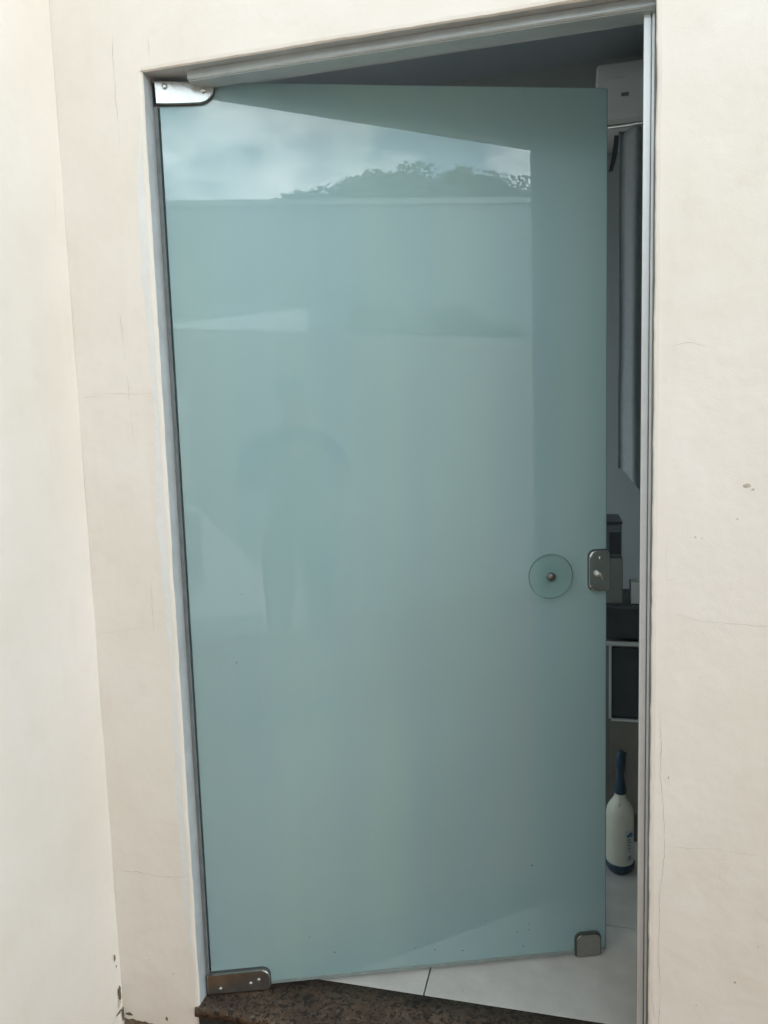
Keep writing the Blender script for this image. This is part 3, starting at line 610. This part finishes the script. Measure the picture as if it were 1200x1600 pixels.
leafm = mat('leaf', (.13, .16, .10), .5, var=.3, scale=1.4, col2=(.20, .24, .15)); leafm2 = mat('leaf_pale', (.10, .15, .07), .45, var=.4, scale=2.0, col2=(.60, .64, .46)); bark = mat('bark', (.10, .075, .05), .9, var=.3, scale=20, bump=.6)
def leaves(name, parent, centers, n, size, mm, seed):
    rnd = random.Random(seed); V = []; Fc = []
    for _ in range(n):
        c, r = rnd.choice(centers); d = Vector((rnd.gauss(0, 1), rnd.gauss(0, 1), rnd.gauss(0, 1))).normalized()*(rnd.random()**.45)
        p = Vector(c)+Vector((d.x*r[0], d.y*r[1], d.z*r[2])); s = size*rnd.uniform(.6, 1.3)
        a = Vector((rnd.gauss(0, 1), rnd.gauss(0, 1), rnd.gauss(0, .6))).normalized(); b_ = a.cross(Vector((rnd.gauss(0, 1), rnd.gauss(0, 1), rnd.gauss(0, 1)))).normalized()
        k = len(V); nrm = a.cross(b_); V += [p-a*s, p+b_*s*.38+nrm*s*.12, p+a*s, p-b_*s*.38+nrm*s*.12]; Fc += [(k, k+1, k+2), (k, k+2, k+3)]
    me = bpy.data.meshes.new(name); me.from_pydata(V, [], Fc); return link(name, me, mm, parent)
def limb(bm, a, b_, r0, r1, n=8):
    a = Vector(a); b_ = Vector(b_); d = (b_-a).normalized(); u = d.orthogonal().normalized(); w = d.cross(u); R0 = []; R1 = []
    for k in range(n):
        t = 2*math.pi*k/n; q = u*math.cos(t)+w*math.sin(t); R0.append(bm.verts.new(a+q*r0)); R1.append(bm.verts.new(b_+q*r1))
    for k in range(n): bm.faces.new((R0[k], R0[(k+1) % n], R1[(k+1) % n], R1[k]))
    bm.faces.new(R1); bm.faces.new(R0[::-1])
tr = empty('broadleaf_tree', (6.9, -11.2, GZ)); tag(tr, 'leafy tree crown rising over the far roof line', 'tree')
rnd = random.Random(3); cs = []
prof_t = [(-3.4, 4.9), (-2.9, 5.30), (-2.2, 5.45), (-1.5, 5.85), (-.4, 6.0), (.4, 6.2), (1.3, 6.28), (1.9, 6.30), (2.3, 6.1), (3.2, 5.8)]
def ptop(x):
    for (x0, z0), (x1, z1) in zip(prof_t[:-1], prof_t[1:]):
        if x0 <= x <= x1: return z0+(z1-z0)*(x-x0)/(x1-x0)
    return 4.8
for k in range(120):
    x = rnd.uniform(-3.3, 3.1); top = ptop(x)+.085; rz = rnd.uniform(.18, .34)
    cs.append(((x, rnd.uniform(-.9, .9), top-rz-abs(rnd.gauss(0, .5))*(k % 3 > 0)+rnd.uniform(-.06, .05)), (rnd.uniform(.3, .55), .5, rz)))
leaves('crown', tr, cs, 52000, .058, leafm, 4)
bm = bmesh.new(); limb(bm, (0, 0, 0), (.1, 0, 2.6), .24, .17); limb(bm, (.1, 0, 2.55), (0, .1, 4.9), .16, .05)
for k in range(10):
    c = rnd.choice(cs)[0]; limb(bm, (.08, .02, rnd.uniform(2.3, 3.6)), c, .07, .015, 6)
obj('trunk', bm, bark, tr)
bu = empty('garden_shrub', (3.1, -4.5, GZ)); tag(bu, 'pale leafed shrub just beyond the boundary wall', 'shrub')
cs = [((rnd.uniform(-.8, 1.15), rnd.uniform(-.25, .25), rnd.uniform(1.7, 2.50)), (.28, .25, .22)) for _ in range(22)]
leaves('foliage', bu, cs, 3600, .07, leafm2, 8)
bm = bmesh.new()
for k in range(9): limb(bm, (rnd.uniform(-.2, .2), rnd.uniform(-.1, .1), 0), rnd.choice(cs)[0], .025, .006, 6)
obj('stem', bm, bark, bu)

# ------------------------------------------------------------------ the person taking the picture (mirrored in the glass)
PB = Vector((.905, -1.836, GZ)); PY = R(7)
person = empty('person', PB, PY); tag(person, 'person in dark shirt and shorts holding up a phone, mirrored in the door', 'person')
skin_m = mat('skin', (.36, .21, .14), .5, var=.08, scale=12); shirt_m = mat('shirt', (.028, .028, .027), .85, var=.2, scale=25, bump=.3, bscale=90); jeans_m = mat('shorts', (.03, .03, .028), .85, var=.2, scale=30); hair_m = mat('hair', (.015, .012, .010), .5, var=.3, scale=80); shoe_m = mat('shoe', (.03, .03, .03), .5)
CL = person.matrix_world.copy()
CL = Matrix.Translation(PB) @ Matrix.Rotation(PY, 4, 'Z'); camL = CL.inverted() @ CAM      # phone position in the person's frame
def skin_mesh(name, verts, edges, radii, root, mats, pick, parent, sub=2):
    me = bpy.data.meshes.new(name); me.from_pydata(verts, edges, []); o = bpy.data.objects.new(name, me); C.objects.link(o)
    md = o.modifiers.new('skin', 'SKIN'); md.use_smooth_shade = True
    sv = me.skin_vertices[0].data
    for i, r in enumerate(radii): sv[i].radius = r if isinstance(r, tuple) else (r, r); sv[i].use_root = (i == root)
    ss = o.modifiers.new('sub', 'SUBSURF'); ss.levels = sub; ss.render_levels = sub
    dg = bpy.context.evaluated_depsgraph_get(); e = o.evaluated_get(dg); nm = bpy.data.meshes.new_from_object(e)
    bpy.data.objects.remove(o)
    nm.name = name; nm.materials.clear()
    for q in mats: nm.materials.append(q)
    for p in nm.polygons: p.use_smooth = True; p.material_index = pick(p.center)
    r = bpy.data.objects.new(name, nm); C.objects.link(r); r.parent = parent; return r
V = [(0, 0, .93), (0, -.012, 1.06), (0, -.015, 1.20), (0, -.012, 1.33), (0, -.004, 1.425), (0, .012, 1.485), (0, .032, 1.545), (0, .042, 1.60), (0, .034, 1.655)]
RD = [(.155, .115), (.135, .10), (.145, .105), (.155, .11), (.075, .07), (.054, .056), (.062, .075), (.072, .092), (.058, .075)]
E_ = [(i, i+1) for i in range(8)]
for s in (-1, 1):
    k = len(V)
    wr = Vector((s*.068, camL.y-.055, camL.z-.135))
    V += [(s*.175, -.012, 1.385), (s*.235, .035, 1.28), (s*.258, .085, 1.17), (s*.19, .165, 1.235), tuple(wr)]
    RD += [.062, .052, .044, .040, .028]; E_ += [(3, k), (k, k+1), (k+1, k+2), (k+2, k+3), (k+3, k+4)]
    k = len(V)
    V += [(s*.09, .005, .86), (s*.105, .015, .66), (s*.11, .018, .48), (s*.115, -.005, .28), (s*.118, -.012, .10), (s*.125, .04, .045), (s*.135, .15, .03)]
    RD += [(.098, .10), (.080, .082), (.062, .066), (.060, .064), (.046, .05), (.045, .04), (.042, .028)]; E_ += [(0, k)]+[(k+j, k+j+1) for j in range(6)]
def pick(c):
    if c.z > 1.462 and abs(c.x) < .12 and c.y < .2: return 0
    if c.y > .10 and c.z > 1.12 and abs(c.x) > .02 and (c.y > .13 or abs(c.x) < .22): return 0
    if c.z < .075: return 3
    if c.z < .50: return 0
    if c.z < .93: return 2
    return 1
skin_mesh('body', V, E_, RD, 0, [skin_m, shirt_m, jeans_m, shoe_m], pick, person)
# hair, ears, nose, eyes, mouth
bm = bmesh.new(); bmesh.ops.create_icosphere(bm, subdivisions=4, radius=1)
for v in list(bm.verts):
    c = v.co.copy(); k = 1+.03*nz(c.x*6, c.y*6, c.z*6); v.co = Vector((c.x*.083*k, .018+c.y*.099*k, 1.630+c.z*.078*k))
bmesh.ops.delete(bm, geom=[v for v in bm.verts if v.co.z < 1.60-.6*(v.co.y-.05) and v.co.y > -.03 or v.co.z < 1.545 or (v.co.y > .085 and v.co.z < 1.665)], context='VERTS')
obj('hair', bm, hair_m, person, True)
def ell(name, c, r, mm):
    bm = bmesh.new(); bmesh.ops.create_uvsphere(bm, u_segments=14, v_segments=10, radius=1)
    for v in bm.verts: v.co = Vector((c[0]+v.co.x*r[0], c[1]+v.co.y*r[1], c[2]+v.co.z*r[2]))
    return obj(name, bm, mm, person, True)
for s in (-1, 1):
    ell('ear', (s*.074, .026, 1.585), (.009, .018, .030), skin_m); ell('eye', (s*.030, .122, 1.600), (.013, .008, .007), mat('eye_white', (.7, .7, .68), .3)); ell('pupil', (s*.030, .128, 1.600), (.005, .004, .005), hair_m); ell('eyebrow', (s*.031, .126, 1.617), (.018, .006, .004), hair_m)
ell('nose', (0, .134, 1.575), (.012, .018, .022), skin_m); ell('mouth', (0, .118, 1.537), (.024, .010, .006), mat('lips', (.28, .12, .10), .5))
# hands: palm and five fingers closing on the phone's edges
PR = CL.inverted().to_3x3(); pr_, pu_, pf_ = PR @ RT, PR @ UP, PR @ FW       # phone axes in the person's frame
pc = camL-pf_*.0105-pu_*.058                                               # phone centre
def P(a, b_, c): return tuple(pc+pr_*a+pu_*b_+pf_*c)
for s in (-1, 1):
    V = [(s*.068, camL.y-.055, camL.z-.135), P(s*.058, -.060, -.022), P(s*.052, -.030, -.010)]; RD = [.025, (.020, .034), (.015, .030)]; E_ = [(0, 1), (1, 2)]
    for j, (b0, ln) in enumerate(((.004, .9), (-.016, 1.0), (-.036, .95), (-.055, .78))):
        k = len(V); V += [P(s*.053, b0-.004, .004), P(s*.046, b0, .0165), P(s*(.046-.022*ln), b0+.002, .0165), P(s*(.046-.038*ln), b0+.002, .0145)]; RD += [.0095, .0088, .0080, .0065]
        E_ += [(2, k), (k, k+1), (k+1, k+2), (k+2, k+3)]
    k = len(V); V += [P(s*.050, -.045, -.022), P(s*.036, -.022, -.020), P(s*.022, -.004, -.0165)]; RD += [.0125, .0105, .0085]; E_ += [(1, k), (k, k+1), (k+1, k+2)]
    skin_mesh('hand', V, E_, RD, 0, [skin_m], lambda c: 0, person)
# the phone itself
ph = empty('mobile_phone', (0, 0, 0)); tag(ph, 'black mobile phone held upright in both hands of the person', 'phone')
pw_ = CL @ pc; mm_ = Matrix.Identity(4)
for i in range(3): mm_[i][0] = RT[i]; mm_[i][1] = FW[i]; mm_[i][2] = UP[i]; mm_[i][3] = pw_[i]
ph.matrix_world = mm_
bm = bmesh.new(); box(bm, -.0375, .0375, -.0042, .0042, -.079, .079, bev=.003); obj('phone_body', bm, M['black'], ph)
bxo('screen', (-.035, .035, -.0047, -.0043, -.075, .075), M['darkdoor'], ph)
bm = bmesh.new(); rings(bm, [(.0075, .0043), (.0075, .0056)], 20, 'y'); o = obj('lens_ring', bm, M['steel_dk'], ph); o.location = (0, 0, .058)
